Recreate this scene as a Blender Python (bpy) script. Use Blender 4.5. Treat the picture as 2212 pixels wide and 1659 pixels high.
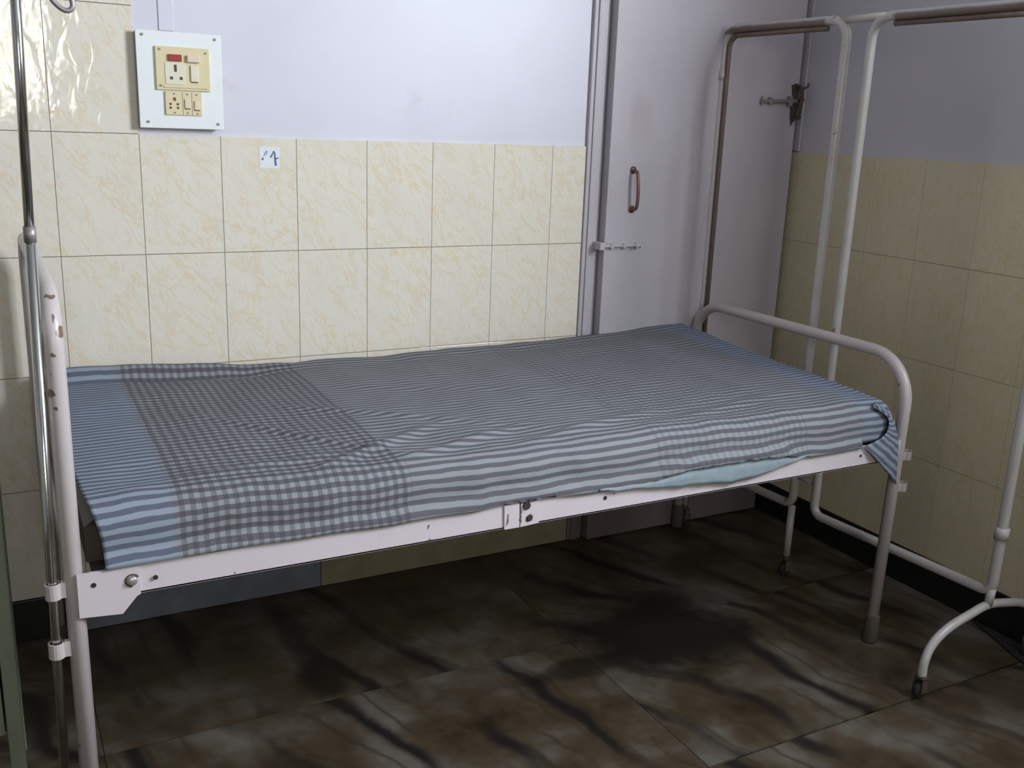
import bpy, bmesh, math, random
from mathutils import Vector, Matrix, noise

# ------------------------------------------------------------------ camera, world, lights, exposure
sc = bpy.context.scene
for o in list(bpy.data.objects):
    bpy.data.objects.remove(o)
C = sc.collection

cam_d = bpy.data.cameras.new('camera')
cam_d.sensor_width = 36.0
cam_d.lens = 2123.7 / 2212 * 36.0
cam_d.clip_start = 0.05
cam = bpy.data.objects.new('camera', cam_d)
C.objects.link(cam)
cam.location = (-0.1643, -2.684, 1.3817)
cam.rotation_euler = (1.31276, -0.03639, -0.48735)
sc.camera = cam

XR, XL, YF, ZC = 2.36, -2.6, -5.3, 3.0          # right wall, left wall, wall behind the camera, ceiling
W1 = (-3.10, -1.90, 1.68, 2.60)                 # window in the right wall: y0, y1, z0, z1
W2 = (-0.70, 0.36, 1.33, 2.25)                  # window in the wall behind the camera: x0, x1, z0, z1

world = bpy.data.worlds.new('world')
sc.world = world
world.use_nodes = True
bg = world.node_tree.nodes['Background']
bg.inputs['Color'].default_value = (0.72, 0.86, 1.0, 1)
bg.inputs['Strength'].default_value = 1.0


def area(name, loc, rot, sx, sy, power, col):
    l = bpy.data.lights.new(name, 'AREA')
    l.shape = 'RECTANGLE'
    l.size, l.size_y, l.energy, l.color = sx, sy, power, col
    o = bpy.data.objects.new(name, l)
    o.location, o.rotation_euler = loc, rot
    C.objects.link(o)
    return o


area('right_window_daylight', (XR + 0.10, (W1[0] + W1[1]) / 2, (W1[2] + W1[3]) / 2), (0, math.pi / 2, 0),
     W1[3] - W1[2], W1[1] - W1[0], 205.0, (0.86, 0.93, 1.0))
area('rear_window_daylight', ((W2[0] + W2[1]) / 2, YF - 0.10, (W2[2] + W2[3]) / 2), (math.pi / 2, 0, 0),
     W2[1] - W2[0], W2[3] - W2[2], 42.0, (1.0, 1.0, 0.84))

sc.view_settings.view_transform = 'Standard'
sc.view_settings.look = 'None'
sc.view_settings.gamma = 1.0
sc.view_settings.use_curve_mapping = False
sc.view_settings.exposure = 0.07

PI = math.pi
random.seed(7)


# ------------------------------------------------------------------ helpers: objects
def link(o, parent=None):
    C.objects.link(o)
    if parent is not None:
        o.parent = parent
        o.matrix_parent_inverse = Matrix.Translation(-Vector(parent.location)) if parent.rotation_euler[:] == (0, 0, 0) else parent.matrix_basis.inverted()
    return o


def mesh_of(name, bm, m, smooth=False):
    me = bpy.data.meshes.new(name)
    bm.normal_update()
    bm.to_mesh(me)
    bm.free()
    if m is not None:
        me.materials.append(m)
    if smooth:
        for p in me.polygons:
            p.use_smooth = True
    return me


def obj(name, bm, m, parent=None, smooth=False):
    return link(bpy.data.objects.new(name, mesh_of(name, bm, m, smooth)), parent)


def tag(o, label, cat, group=None, kind=None):
    o['label'] = label
    o['category'] = cat
    if group:
        o['group'] = group
    if kind:
        o['kind'] = kind
    return o


def thing(name, label, cat, loc=(0, 0, 0), group=None):
    o = bpy.data.objects.new(name, None)
    o.location = loc
    o.empty_display_size = 0.1
    C.objects.link(o)
    return tag(o, label, cat, group)


# ------------------------------------------------------------------ helpers: shapes
def add_box(bm, x0, x1, y0, y1, z0, z1, bev=0.0):
    vs = [bm.verts.new((x, y, z)) for x in (x0, x1) for y in (y0, y1) for z in (z0, z1)]
    fs = []
    for f in ((0, 1, 3, 2), (4, 6, 7, 5), (0, 4, 5, 1), (2, 3, 7, 6), (0, 2, 6, 4), (1, 5, 7, 3)):
        fs.append(bm.faces.new([vs[i] for i in f]))
    if bev > 0:
        es = list({e for f in fs for e in f.edges})
        bmesh.ops.bevel(bm, geom=es, offset=bev, segments=2, affect='EDGES', profile=0.5)
    return bm


def box(x0, x1, y0, y1, z0, z1, bev=0.0):
    return add_box(bmesh.new(), x0, x1, y0, y1, z0, z1, bev)


def fillet(pts, r, n=8):
    """round every inner corner of a polyline"""
    pts = [Vector(p) for p in pts]
    out = [pts[0]]
    for i in range(1, len(pts) - 1):
        a, b, c = pts[i - 1], pts[i], pts[i + 1]
        rr = r[i] if isinstance(r, dict) else r
        u, v = (a - b).normalized(), (c - b).normalized()
        ang = u.angle(v)
        if rr <= 0 or ang > PI - 0.02:
            out.append(b)
            continue
        d = rr / math.tan(ang / 2)
        ctr = b + (u + v).normalized() * (rr / math.sin(ang / 2))
        p0, p1 = b + u * d - ctr, b + v * d - ctr
        for k in range(n + 1):
            th = p0.angle(p1)
            out.append(ctr + (p0 * math.sin((1 - k / n) * th) + p1 * math.sin(k / n * th)) / math.sin(th))
    out.append(pts[-1])
    return out


def smooth_path(pts, n=6):
    pts = [Vector(p) for p in pts]
    out = []
    for i in range(len(pts) - 1):
        p0, p1, p2, p3 = pts[max(i - 1, 0)], pts[i], pts[i + 1], pts[min(i + 2, len(pts) - 1)]
        for k in range(n):
            t = k / n
            out.append(0.5 * ((2 * p1) + (p2 - p0) * t + (2 * p0 - 5 * p1 + 4 * p2 - p3) * t * t + (3 * p1 - p0 - 3 * p2 + p3) * t ** 3))
    out.append(pts[-1])
    return out


def add_tube(bm, pts, r, seg=14, closed=False, cap=True):
    pts = [Vector(p) for p in pts]
    n = len(pts)
    tang = []
    for i in range(n):
        if closed:
            t = pts[(i + 1) % n] - pts[i - 1]
        else:
            t = pts[min(i + 1, n - 1)] - pts[max(i - 1, 0)]
        tang.append(t.normalized())
    ref = Vector((0, 0, 1)) if abs(tang[0].z) < 0.9 else Vector((1, 0, 0))
    nrm = (ref - tang[0] * ref.dot(tang[0])).normalized()
    rings = []
    for i in range(n):
        nrm = (nrm - tang[i] * nrm.dot(tang[i])).normalized()
        b = tang[i].cross(nrm)
        rr = r[i] if isinstance(r, (list, tuple)) else r
        rings.append([bm.verts.new(pts[i] + (nrm * math.cos(a) + b * math.sin(a)) * rr) for a in [2 * PI * k / seg for k in range(seg)]])
    if closed:
        # best twist for the closing ring
        a, b = rings[-1], rings[0]
        sh = min(range(seg), key=lambda s: sum((a[k].co - b[(k + s) % seg].co).length for k in range(seg)))
    for i in range(n if closed else n - 1):
        A = rings[i]
        B = rings[(i + 1) % n]
        s = sh if (closed and i == n - 1) else 0
        for k in range(seg):
            bm.faces.new((A[k], A[(k + 1) % seg], B[(k + 1 + s) % seg], B[(k + s) % seg]))
    if cap and not closed:
        bm.faces.new(rings[0][::-1])
        bm.faces.new(rings[-1])
    bmesh.ops.recalc_face_normals(bm, faces=bm.faces)
    return bm


def tube(pts, r, seg=14, closed=False):
    return add_tube(bmesh.new(), pts, r, seg, closed)


def rod(a, b, r, seg=14):
    return tube([a, b], r, seg)


def add_disc(bm, c, axis, r, h, seg=16, bev=0.0):
    """short cylinder centred on c along axis"""
    c, ax = Vector(c), Vector(axis).normalized()
    if bev > 0:
        pr = [(0, r - bev), (bev, r), (h - bev, r), (h, r - bev)]
    else:
        pr = [(0, r), (h, r)]
    add_tube(bm, [c + ax * (t - h / 2) for t, _ in pr], [q for _, q in pr], seg)
    return bm


def add_prism(bm, poly, axis, d0, d1):
    """extrude a 2-D outline along an axis: 'y' takes (x, z) points, 'x' takes (y, z), 'z' takes (x, y)"""
    def P(a, b, d):
        return (a, d, b) if axis == 'y' else ((d, a, b) if axis == 'x' else (a, b, d))
    A = [bm.verts.new(P(a, b, d0)) for a, b in poly]
    B = [bm.verts.new(P(a, b, d1)) for a, b in poly]
    bm.faces.new(A)
    bm.faces.new(B[::-1])
    n = len(poly)
    for i in range(n):
        bm.faces.new((A[i], B[i], B[(i + 1) % n], A[(i + 1) % n]))
    bmesh.ops.recalc_face_normals(bm, faces=bm.faces)
    return bm


def prism(poly, axis, d0, d1):
    return add_prism(bmesh.new(), poly, axis, d0, d1)


# ------------------------------------------------------------------ helpers: materials
class NT:
    def __init__(s, name, rough=0.5, metal=0.0, spec=0.5):
        s.m = bpy.data.materials.new(name)
        s.m.use_nodes = True
        s.t = s.m.node_tree
        s.b = s.t.nodes['Principled BSDF']
        s.b.inputs['Roughness'].default_value = rough
        s.b.inputs['Metallic'].default_value = metal
        s.b.inputs['Specular IOR Level'].default_value = spec

    def n(s, typ, **kw):
        nd = s.t.nodes.new(typ)
        for k, v in kw.items():
            setattr(nd, k, v)
        return nd

    def put(s, sock, v):
        if hasattr(v, 'is_linked') or isinstance(v, bpy.types.NodeSocket):
            s.t.links.new(v, sock)
        elif isinstance(v, (tuple, list)):
            sock.default_value = (*v, 1) if len(v) == 3 and sock.type == 'RGBA' else v
        else:
            sock.default_value = v

    def math(s, op, a, b=0.0, c=None, clamp=False):
        nd = s.n('ShaderNodeMath', operation=op, use_clamp=clamp)
        s.put(nd.inputs[0], a)
        s.put(nd.inputs[1], b)
        if c is not None:
            s.put(nd.inputs[2], c)
        return nd.outputs[0]

    def vmath(s, op, a, b):
        nd = s.n('ShaderNodeVectorMath', operation=op)
        s.put(nd.inputs[0], a)
        s.put(nd.inputs[1], b)
        return nd.outputs[0]

    def mix(s, f, a, b, blend='MIX'):
        nd = s.n('ShaderNodeMix', data_type='RGBA', blend_type=blend)
        s.put(nd.inputs[0], f)
        s.put(nd.inputs[6], a)
        s.put(nd.inputs[7], b)
        return nd.outputs[2]

    def noise(s, vec, scale, detail=3.0, rough=0.55, dist=0.0):
        nd = s.n('ShaderNodeTexNoise')
        s.put(nd.inputs['Vector'], vec)
        nd.inputs['Scale'].default_value = scale
        nd.inputs['Detail'].default_value = detail
        nd.inputs['Roughness'].default_value = rough
        nd.inputs['Distortion'].default_value = dist
        return nd.outputs[0]

    def n_color(s, vec, scale):
        nd = s.n('ShaderNodeTexNoise')
        s.put(nd.inputs['Vector'], vec)
        nd.inputs['Scale'].default_value = scale
        return nd.outputs['Color']

    def ramp(s, f, stops):
        nd = s.n('ShaderNodeValToRGB')
        s.put(nd.inputs[0], f)
        el = nd.color_ramp.elements
        while len(el) < len(stops):
            el.new(0.5)
        for e, (p, c) in zip(el, stops):
            e.position = p
            e.color = (*c, 1) if len(c) == 3 else c
        return nd.outputs[0]

    def step(s, f, lo, hi):
        nd = s.n('ShaderNodeMapRange', interpolation_type='SMOOTHSTEP')
        s.put(nd.inputs[0], f)
        nd.inputs[1].default_value, nd.inputs[2].default_value = lo, hi
        return nd.outputs[0]

    def pos(s):
        return s.n('ShaderNodeNewGeometry').outputs['Position']

    def objco(s):
        return s.n('ShaderNodeTexCoord').outputs['Object']

    def rand(s):
        return s.n('ShaderNodeObjectInfo').outputs['Random']

    def map(s, vec, rot=(0, 0, 0), scale=(1, 1, 1), loc=(0, 0, 0)):
        nd = s.n('ShaderNodeMapping')
        s.put(nd.inputs[0], vec)
        nd.inputs['Location'].default_value = loc
        nd.inputs['Rotation'].default_value = rot
        nd.inputs['Scale'].default_value = scale
        return nd.outputs[0]

    def sep(s, vec):
        nd = s.n('ShaderNodeSeparateXYZ')
        s.put(nd.inputs[0], vec)
        return nd.outputs

    def comb(s, x, y, z):
        nd = s.n('ShaderNodeCombineXYZ')
        for i, v in enumerate((x, y, z)):
            s.put(nd.inputs[i], v)
        return nd.outputs[0]

    def bump(s, h, strength=0.2, dist=0.002):
        nd = s.n('ShaderNodeBump')
        s.put(nd.inputs['Height'], h)
        nd.inputs['Strength'].default_value = strength
        nd.inputs['Distance'].default_value = dist
        s.t.links.new(nd.outputs[0], s.b.inputs['Normal'])

    def color(s, v):
        s.put(s.b.inputs['Base Color'], v)
        return s

    def roughness(s, v):
        s.put(s.b.inputs['Roughness'], v)
        return s


def flat(name, col, rough=0.5, metal=0.0, var=0.08, scale=30.0, spec=0.5):
    k = NT(name, rough, metal, spec)
    f = k.noise(k.objco(), scale, 2.0)
    k.color(k.mix(f, tuple(c * (1 - var) for c in col), tuple(min(1, c * (1 + var)) for c in col)))
    return k.m


def mat_plaster(name, col, dirt=(0.50, 0.42, 0.42), rough=0.42):
    k = NT(name, rough, 0, 0.45)
    p = k.pos()
    a = k.noise(p, 2.2, 4.0)
    c = k.mix(k.step(a, 0.35, 0.75), col, tuple(v * 0.93 for v in col))
    d = k.step(k.noise(p, 6.0, 5.0, 0.65), 0.59, 0.80)
    c = k.mix(k.math('MULTIPLY', d, 0.5), c, dirt)
    k.color(c)
    k.bump(k.noise(p, 60.0, 3.0), 0.10, 0.0015)
    return k.m


def mat_tile(name, base, vein_a, vein_b, rough=0.085, coarse=1.0, joined=False):
    """cream glazed tile with soft diagonal peach and yellow veins; a different cut of the pattern on every tile"""
    k = NT(name, rough, 0, 0.5)
    r = k.rand()
    p = k.objco()
    off = k.comb(k.math('MULTIPLY', r, 37.0), k.math('MULTIPLY', r, 91.0), k.math('MULTIPLY', r, 53.0))
    q = k.pos() if joined else k.vmath('ADD', p, off)
    q = k.map(k.map(q, rot=(0.0, 0.62, 0.0)), scale=(1.0, 1.0, 0.40))
    a = k.noise(q, 17.0 * coarse, 5.0, 0.60, 0.4)
    b = k.noise(k.map(q, loc=(3.1, 7.7, 1.3)), 26.0 * coarse, 5.0, 0.62, 0.6)
    va = k.step(k.math('ABSOLUTE', k.math('SUBTRACT', a, 0.5)), 0.030, 0.0)
    vb = k.step(k.math('ABSOLUTE', k.math('SUBTRACT', b, 0.5)), 0.024, 0.0)
    c = k.mix(k.math('MULTIPLY', va, 0.75), base, vein_a)
    c = k.mix(k.math('MULTIPLY', vb, 0.55), c, vein_b)
    c = k.mix(k.math('MULTIPLY', k.step(k.noise(q, 9.0), 0.45, 0.7), 0.35), c, tuple(v * 0.93 for v in base))
    k.color(c)
    k.bump(k.noise(k.map(k.vmath('ADD', p, off), scale=(1.6, 1, 0.8)), 17.0, 2.5, 0.5, 0.5), 0.30, 0.004)
    return k.m


def mat_door(name):
    """lavender enamel, turning dark brown towards the bottom along a ragged edge"""
    k = NT(name, 0.38, 0, 0.45)
    p = k.pos()
    x, y, z = k.sep(p)
    a = k.noise(p, 2.2, 4.0)
    c = k.mix(k.step(a, 0.35, 0.75), (0.47, 0.435, 0.475), (0.43, 0.395, 0.43))
    d = k.step(k.noise(k.map(p, scale=(1, 1, 0.35)), 7.0, 5.0, 0.65), 0.58, 0.80)
    c = k.mix(k.math('MULTIPLY', d, 0.5), c, (0.36, 0.27, 0.26))
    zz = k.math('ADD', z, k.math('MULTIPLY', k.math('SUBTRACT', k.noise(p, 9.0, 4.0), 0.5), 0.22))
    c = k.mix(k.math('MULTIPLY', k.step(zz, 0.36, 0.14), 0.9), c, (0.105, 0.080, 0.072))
    k.color(c)
    k.bump(k.noise(p, 60.0, 3.0), 0.10, 0.0015)
    return k.m


def mat_marble(name):
    k = NT(name, 0.38, 0, 0.2)
    r = k.rand()
    p = k.pos()
    off = k.comb(k.math('MULTIPLY', r, 13.0), k.math('MULTIPLY', r, 29.0), 0.0)
    q = k.vmath('ADD', p, off)
    w = k.noise(q, 1.1, 3.0, 0.55)
    w2 = k.noise(k.map(q, loc=(5, 3, 0)), 5.0, 4.0, 0.6)
    x, y, z = k.sep(q)
    # veins run roughly along the slab diagonal
    u = k.math('ADD', k.math('MULTIPLY', x, 1.0), k.math('MULTIPLY', y, 0.32))
    u = k.math('ADD', u, k.math('MULTIPLY', w, 0.50))
    u = k.math('ADD', u, k.math('MULTIPLY', w2, 0.07))
    s1 = k.math('ABSOLUTE', k.math('SINE', k.math('MULTIPLY', u, 15.0)))
    s2 = k.math('ABSOLUTE', k.math('SINE', k.math('MULTIPLY', u, 41.0)))
    gate = k.step(k.noise(k.map(q, loc=(9, 1, 0), scale=(1.4, 0.6, 1)), 2.4, 3.0), 0.40, 0.56)
    v1 = k.math('MULTIPLY', k.step(s1, 0.60, 0.08), gate)
    v2 = k.math('MULTIPLY', k.step(s2, 0.50, 0.05), k.math('MULTIPLY', gate, 0.8))
    base = k.ramp(k.noise(q, 4.5, 5.0, 0.6), [(0.30, (0.026, 0.016, 0.008)), (0.5, (0.066, 0.050, 0.033)), (0.70, (0.128, 0.118, 0.102))])
    c = k.mix(k.math('MULTIPLY', v2, 0.8), base, (0.042, 0.028, 0.016))
    c = k.mix(k.math('MULTIPLY', v1, 0.95), c, (0.013, 0.011, 0.010))
    # dark ragged blooms mixed in at their own places on the floor
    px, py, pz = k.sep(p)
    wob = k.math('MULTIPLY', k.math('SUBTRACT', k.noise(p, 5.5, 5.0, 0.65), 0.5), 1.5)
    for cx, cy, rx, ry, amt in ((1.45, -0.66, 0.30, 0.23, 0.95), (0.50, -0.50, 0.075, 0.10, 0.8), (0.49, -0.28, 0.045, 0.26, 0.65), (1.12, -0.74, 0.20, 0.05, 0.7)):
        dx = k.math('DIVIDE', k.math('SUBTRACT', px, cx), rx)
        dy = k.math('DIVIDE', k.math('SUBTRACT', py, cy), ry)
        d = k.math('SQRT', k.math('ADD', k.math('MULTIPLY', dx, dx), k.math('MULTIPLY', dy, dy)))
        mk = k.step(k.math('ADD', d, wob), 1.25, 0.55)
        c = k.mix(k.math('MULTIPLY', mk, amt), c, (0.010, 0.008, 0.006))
    k.color(c)
    k.bump(k.noise(p, 9.0, 2.0), 0.05, 0.002)
    return k.m


def mat_paint(name, col, rust=(0.11, 0.050, 0.024), lo=0.70, hi=0.76, rough=0.33, scale=26.0, spots=()):
    """chipped off-white enamel on steel: small rust spots, faint yellowing"""
    k = NT(name, rough, 0, 0.5)
    p = k.objco()
    y = k.step(k.noise(p, 7.0, 4.0), 0.5, 0.8)
    c = k.mix(k.math('MULTIPLY', y, 0.5), col, (col[0] * 0.90, col[1] * 0.82, col[2] * 0.70))
    s = k.step(k.noise(p, scale, 3.0, 0.55), lo, hi)
    c = k.mix(k.math('MULTIPLY', s, 0.85), c, rust)
    if spots:
        wob = k.vmath('ADD', p, k.vmath('MULTIPLY', k.vmath('SUBTRACT', k.n_color(p, 70.0), (0.5, 0.5, 0.5)), (0.012, 0.012, 0.012)))
        for sx, sy, sz, rx, rz in spots:
            d = k.vmath('MULTIPLY', k.vmath('SUBTRACT', wob, (sx, sy, sz)), (1 / rx, 0.3 / rx, 1 / rz))
            ln = k.n('ShaderNodeVectorMath', operation='LENGTH')
            k.put(ln.inputs[0], d)
            c = k.mix(k.math('MULTIPLY', k.step(ln.outputs['Value'], 1.05, 0.85), 0.85), c, rust)
    k.color(c)
    k.bump(k.noise(p, 45.0, 2.0), 0.05, 0.001)
    return k.m


def mat_sheet():
    """woven bedsheet: stripes along the bed, check bands across it, bluer yarn at both ends (pattern from the cloth's own UVs in metres)"""
    k = NT('striped_cotton', 0.95, 0, 0.1)
    uv = k.n('ShaderNodeTexCoord').outputs['UV']
    u, v, _ = k.sep(uv)
    wv = k.math('MULTIPLY', k.math('SUBTRACT', k.noise(k.map(uv, scale=(1, 1, 1)), 9.0, 3.0), 0.5), 0.012)
    vv = k.math('ADD', v, wv)
    fs = k.math('FRACT', k.math('DIVIDE', vv, 0.0200))
    warp = k.step(k.math('ABSOLUTE', k.math('SUBTRACT', fs, 0.5)), 0.21, 0.29)       # 1 = dark stripe
    wu = k.math('ADD', u, k.math('MULTIPLY', k.math('SUBTRACT', k.noise(uv, 5.0, 2.0), 0.5), 0.012))
    fu = k.math('FRACT', k.math('DIVIDE', wu, 0.0195))
    weft = k.step(k.math('ABSOLUTE', k.math('SUBTRACT', fu, 0.5)), 0.20, 0.30)
    ub = k.math('ADD', u, k.math('MULTIPLY', v, 0.0))

    def band(a, b):
        return k.math('MULTIPLY', k.step(ub, a - 0.004, a + 0.004), k.step(ub, b + 0.004, b - 0.004))
    chk = k.math('MAXIMUM', band(0.105, 0.56), k.math('MULTIPLY', band(1.16, 1.62), 0.42))
    blue = k.math('MAXIMUM', k.step(ub, 0.110, 0.095), k.step(ub, 1.80, 1.84))
    light = k.mix(blue, (0.245, 0.262, 0.270), (0.245, 0.295, 0.355))
    dark = k.mix(blue, (0.076, 0.069, 0.080), (0.068, 0.083, 0.130))
    c = k.mix(warp, light, dark)
    cross = k.mix(warp, (0.112, 0.114, 0.125), (0.034, 0.030, 0.038))
    c = k.mix(k.math('MULTIPLY', k.math('MULTIPLY', weft, chk), 0.85), c, cross)
    c = k.mix(0.25, c, k.mix(k.noise(uv, 400.0, 1.0), (0.10, 0.10, 0.13), (0.30, 0.30, 0.33)))
    k.color(c)
    k.bump(k.noise(uv, 900.0, 1.0), 0.15, 0.0006)
    return k.m


def mat_screen():
    """off-white enamel browner along the underside of the top bars and down one side of the outer post"""
    k = NT('brown_edged_white_enamel', 0.33, 0, 0.5)
    p = k.objco()
    x, y, z = k.sep(p)
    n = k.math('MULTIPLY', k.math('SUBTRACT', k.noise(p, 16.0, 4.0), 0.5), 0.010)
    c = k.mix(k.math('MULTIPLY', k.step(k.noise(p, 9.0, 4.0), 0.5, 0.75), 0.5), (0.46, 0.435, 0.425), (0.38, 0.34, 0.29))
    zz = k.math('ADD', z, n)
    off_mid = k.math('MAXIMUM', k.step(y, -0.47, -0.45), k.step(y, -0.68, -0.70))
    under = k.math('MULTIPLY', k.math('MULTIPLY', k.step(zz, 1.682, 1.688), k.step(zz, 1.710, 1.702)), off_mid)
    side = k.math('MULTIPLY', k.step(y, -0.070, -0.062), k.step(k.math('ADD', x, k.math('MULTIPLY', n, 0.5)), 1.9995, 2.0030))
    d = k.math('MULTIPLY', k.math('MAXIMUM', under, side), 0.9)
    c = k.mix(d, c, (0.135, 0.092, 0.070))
    s = k.step(k.noise(k.map(p, loc=(4, 4, 4)), 22.0, 3.0), 0.68, 0.75)
    c = k.mix(k.math('MULTIPLY', s, 0.7), c, (0.16, 0.09, 0.05))
    k.color(c)
    return k.m


M = {}
M['lavender'] = mat_plaster('lavender_wall_paint', (0.64, 0.625, 0.71))
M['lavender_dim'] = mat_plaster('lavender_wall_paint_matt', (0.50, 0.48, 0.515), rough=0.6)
M['far_wall'] = mat_plaster('grey_lavender_paint', (0.30, 0.28, 0.30), rough=0.7)  # unseen walls, painted darker to lower the bounced light
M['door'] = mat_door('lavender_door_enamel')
M['ceiling'] = flat('grey_ceiling_distemper', (0.36, 0.36, 0.37), 0.8)  # kept dark grey so the unseen ceiling bounces less light
M['grout'] = flat('grey_cement_grout', (0.28, 0.265, 0.23), 0.9)
M['floor_joint'] = flat('dark_floor_joint', (0.03, 0.026, 0.022), 0.9)
M['grout_right'] = flat('cream_cement_grout', (0.30, 0.27, 0.18), 0.9)
M['tile'] = mat_tile('cream_glazed_tile', (0.73, 0.69, 0.60), (0.70, 0.60, 0.42), (0.72, 0.57, 0.45))
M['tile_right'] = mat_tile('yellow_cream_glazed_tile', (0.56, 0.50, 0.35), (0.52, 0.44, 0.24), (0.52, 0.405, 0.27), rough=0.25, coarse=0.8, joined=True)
M['marble'] = mat_marble('veined_floor_marble')
M['skirt_black'] = flat('black_granite', (0.010, 0.010, 0.010), 0.35, var=0.4, scale=120)
M['skirt_grey'] = flat('blue_grey_polished_stone', (0.17, 0.18, 0.21), 0.12, var=0.3, scale=14)
M['skirt_beige'] = flat('beige_polished_stone', (0.26, 0.22, 0.155), 0.2, var=0.3, scale=14)
M['bed_paint'] = mat_paint('chipped_pinkish_white_enamel', (0.47, 0.415, 0.415), spots=((-0.066, -0.972, 1.030, 0.011, 0.009), (-0.078, -0.94, 1.083, 0.010, 0.004), (-0.078, -0.965, 1.055, 0.003, 0.010), (-0.082, -0.976, 0.995, 0.004, 0.003), (-0.090, -0.975, 0.93, 0.006, 0.008), (-0.085, -0.976, 0.905, 0.004, 0.004)))
M['rail_paint'] = mat_paint('pinkish_white_enamel', (0.59, 0.53, 0.565), lo=0.74, hi=0.80, spots=((0.806, -0.980, 0.6065, 0.022, 0.003), (0.791, -0.980, 0.580, 0.0035, 0.022), (0.760, -0.980, 0.574, 0.003, 0.016), (0.814, -0.980, 0.569, 0.010, 0.009), (1.03, -0.978, 0.590, 0.002, 0.002), (0.58, -0.978, 0.585, 0.003, 0.005), (0.19, -0.978, 0.560, 0.002, 0.002)))
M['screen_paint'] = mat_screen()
M['rod_brown'] = flat('mottled_brown_rod', (0.155, 0.110, 0.088), 0.6, 0.1, var=0.35, scale=25)
M['chrome'] = flat('stained_chrome', (0.60, 0.60, 0.57), 0.17, 1.0, var=0.15, scale=40)
M['rust'] = flat('rusty_iron', (0.095, 0.068, 0.055), 0.75, 0.3, var=0.5, scale=60)
M['hole'] = flat('dark_bolt_hole', (0.02, 0.016, 0.016), 0.9)
M['bolt_dark'] = flat('dark_rusted_bolt', (0.035, 0.024, 0.022), 0.7, var=0.4)
M['bolt'] = flat('worn_steel_bolt', (0.45, 0.42, 0.42), 0.35, 0.6)
M['deck'] = flat('dark_grey_sheet_steel', (0.10, 0.095, 0.09), 0.6)
M['rexine'] = flat('dark_brown_rexine', (0.045, 0.035, 0.028), 0.42, var=0.35, scale=18)
M['rubber'] = flat('black_rubber', (0.014, 0.013, 0.012), 0.8)
M['rubber_brown'] = flat('dirty_brown_rubber', (0.07, 0.055, 0.045), 0.8)
M['sheet'] = mat_sheet()
M['pale_cloth'] = flat('pale_blue_cotton', (0.22, 0.27, 0.305), 0.95, var=0.2, scale=60)
M['board'] = flat('white_laminate', (0.76, 0.79, 0.80), 0.35, var=0.03)
M['board_edge'] = flat('brown_board_edge', (0.28, 0.21, 0.19), 0.7)
M['ivory'] = flat('yellowed_ivory_plastic', (0.67, 0.58, 0.37), 0.35, var=0.05)
M['ivory_pale'] = flat('pale_ivory_plastic', (0.70, 0.66, 0.53), 0.35, var=0.03)
M['peach'] = flat('peach_cream_plastic', (0.72, 0.60, 0.46), 0.3, var=0.03)
M['socket_dark'] = flat('dark_socket_slot', (0.10, 0.065, 0.04), 0.8)
M['red'] = flat('dull_red_plastic', (0.33, 0.045, 0.04), 0.25)
M['screw'] = flat('tarnished_screw', (0.24, 0.22, 0.19), 0.5, 0.6)
M['paper'] = flat('white_paper', (0.70, 0.73, 0.77), 0.7, var=0.03)
M['ink'] = flat('dark_blue_marker_ink', (0.10, 0.12, 0.22), 0.7)
M['handle'] = flat('dull_brown_bronze', (0.20, 0.11, 0.085), 0.45, 0.5, var=0.3)
M['steel_dull'] = flat('dull_grey_steel', (0.30, 0.27, 0.27), 0.45, 0.5, var=0.25)
M['locker'] = flat('pale_green_enamel', (0.17, 0.19, 0.135), 0.4, var=0.25, scale=9)
M['window_frame'] = flat('white_window_paint', (0.7, 0.7, 0.68), 0.4)

# ------------------------------------------------------------------ setting: floor
floor = obj('floor', box(XL - 0.1, XR + 0.1, YF - 0.1, 0.1, -0.08, -0.006), M['floor_joint'])
tag(floor, 'dark veined marble slab floor under and in front of the bed', 'floor', kind='structure')
ys = [0.0, -0.61, -1.22, -1.83, -2.44, -3.05, -3.66, -4.27, -4.88, YF]
xs = [XL, -2.43, -1.23, -0.03, 1.172, 2.31, XR]
slab_mesh = {}
for j in range(len(ys) - 1):
    for i in range(len(xs) - 1):
        w, d = xs[i + 1] - xs[i], ys[j] - ys[j + 1]
        key = (round(w, 3), round(d, 3))
        if key not in slab_mesh:
            slab_mesh[key] = mesh_of('slab', box(-w / 2 + 0.0008, w / 2 - 0.0008, -d / 2 + 0.0028, d / 2 - 0.0028, -0.010, 0.0), M['marble'])
        o = bpy.data.objects.new('slab', slab_mesh[key])
        o.location = ((xs[i] + xs[i + 1]) / 2, (ys[j] + ys[j + 1]) / 2, 0)
        link(o, floor)

# ------------------------------------------------------------------ setting: walls, ceiling
TW, TH, Z1 = 0.2, 0.3017, 1.325                  # tile size and the height of the tiled dado


def put_tiles(parent, cells, m, front, axis):
    """cells: (a0, a1, z0, z1); each tile an object of its own, equal sizes sharing one mesh"""
    lib = {}
    for a0, a1, z0, z1 in cells:
        w, h = a1 - a0, z1 - z0
        key = (round(w, 3), round(h, 3))
        if key not in lib:
            g = 0.0009
            if axis == 'y':
                bm = box(-w / 2 + 0.0006, w / 2 - 0.0006, 0, 0.007, -h / 2 + g, h / 2 - g, 0.0008)
            else:
                bm = box(-0.007, 0, -w / 2 + 0.0004, w / 2 - 0.0004, -h / 2 + g, h / 2 - g)
            lib[key] = mesh_of('tile', bm, m, False)
        o = bpy.data.objects.new('tile', lib[key])
        o.location = ((a0 + a1) / 2, front, (z0 + z1) / 2) if axis == 'y' else (front, (a0 + a1) / 2, (z0 + z1) / 2)
        link(o, parent)


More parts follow.
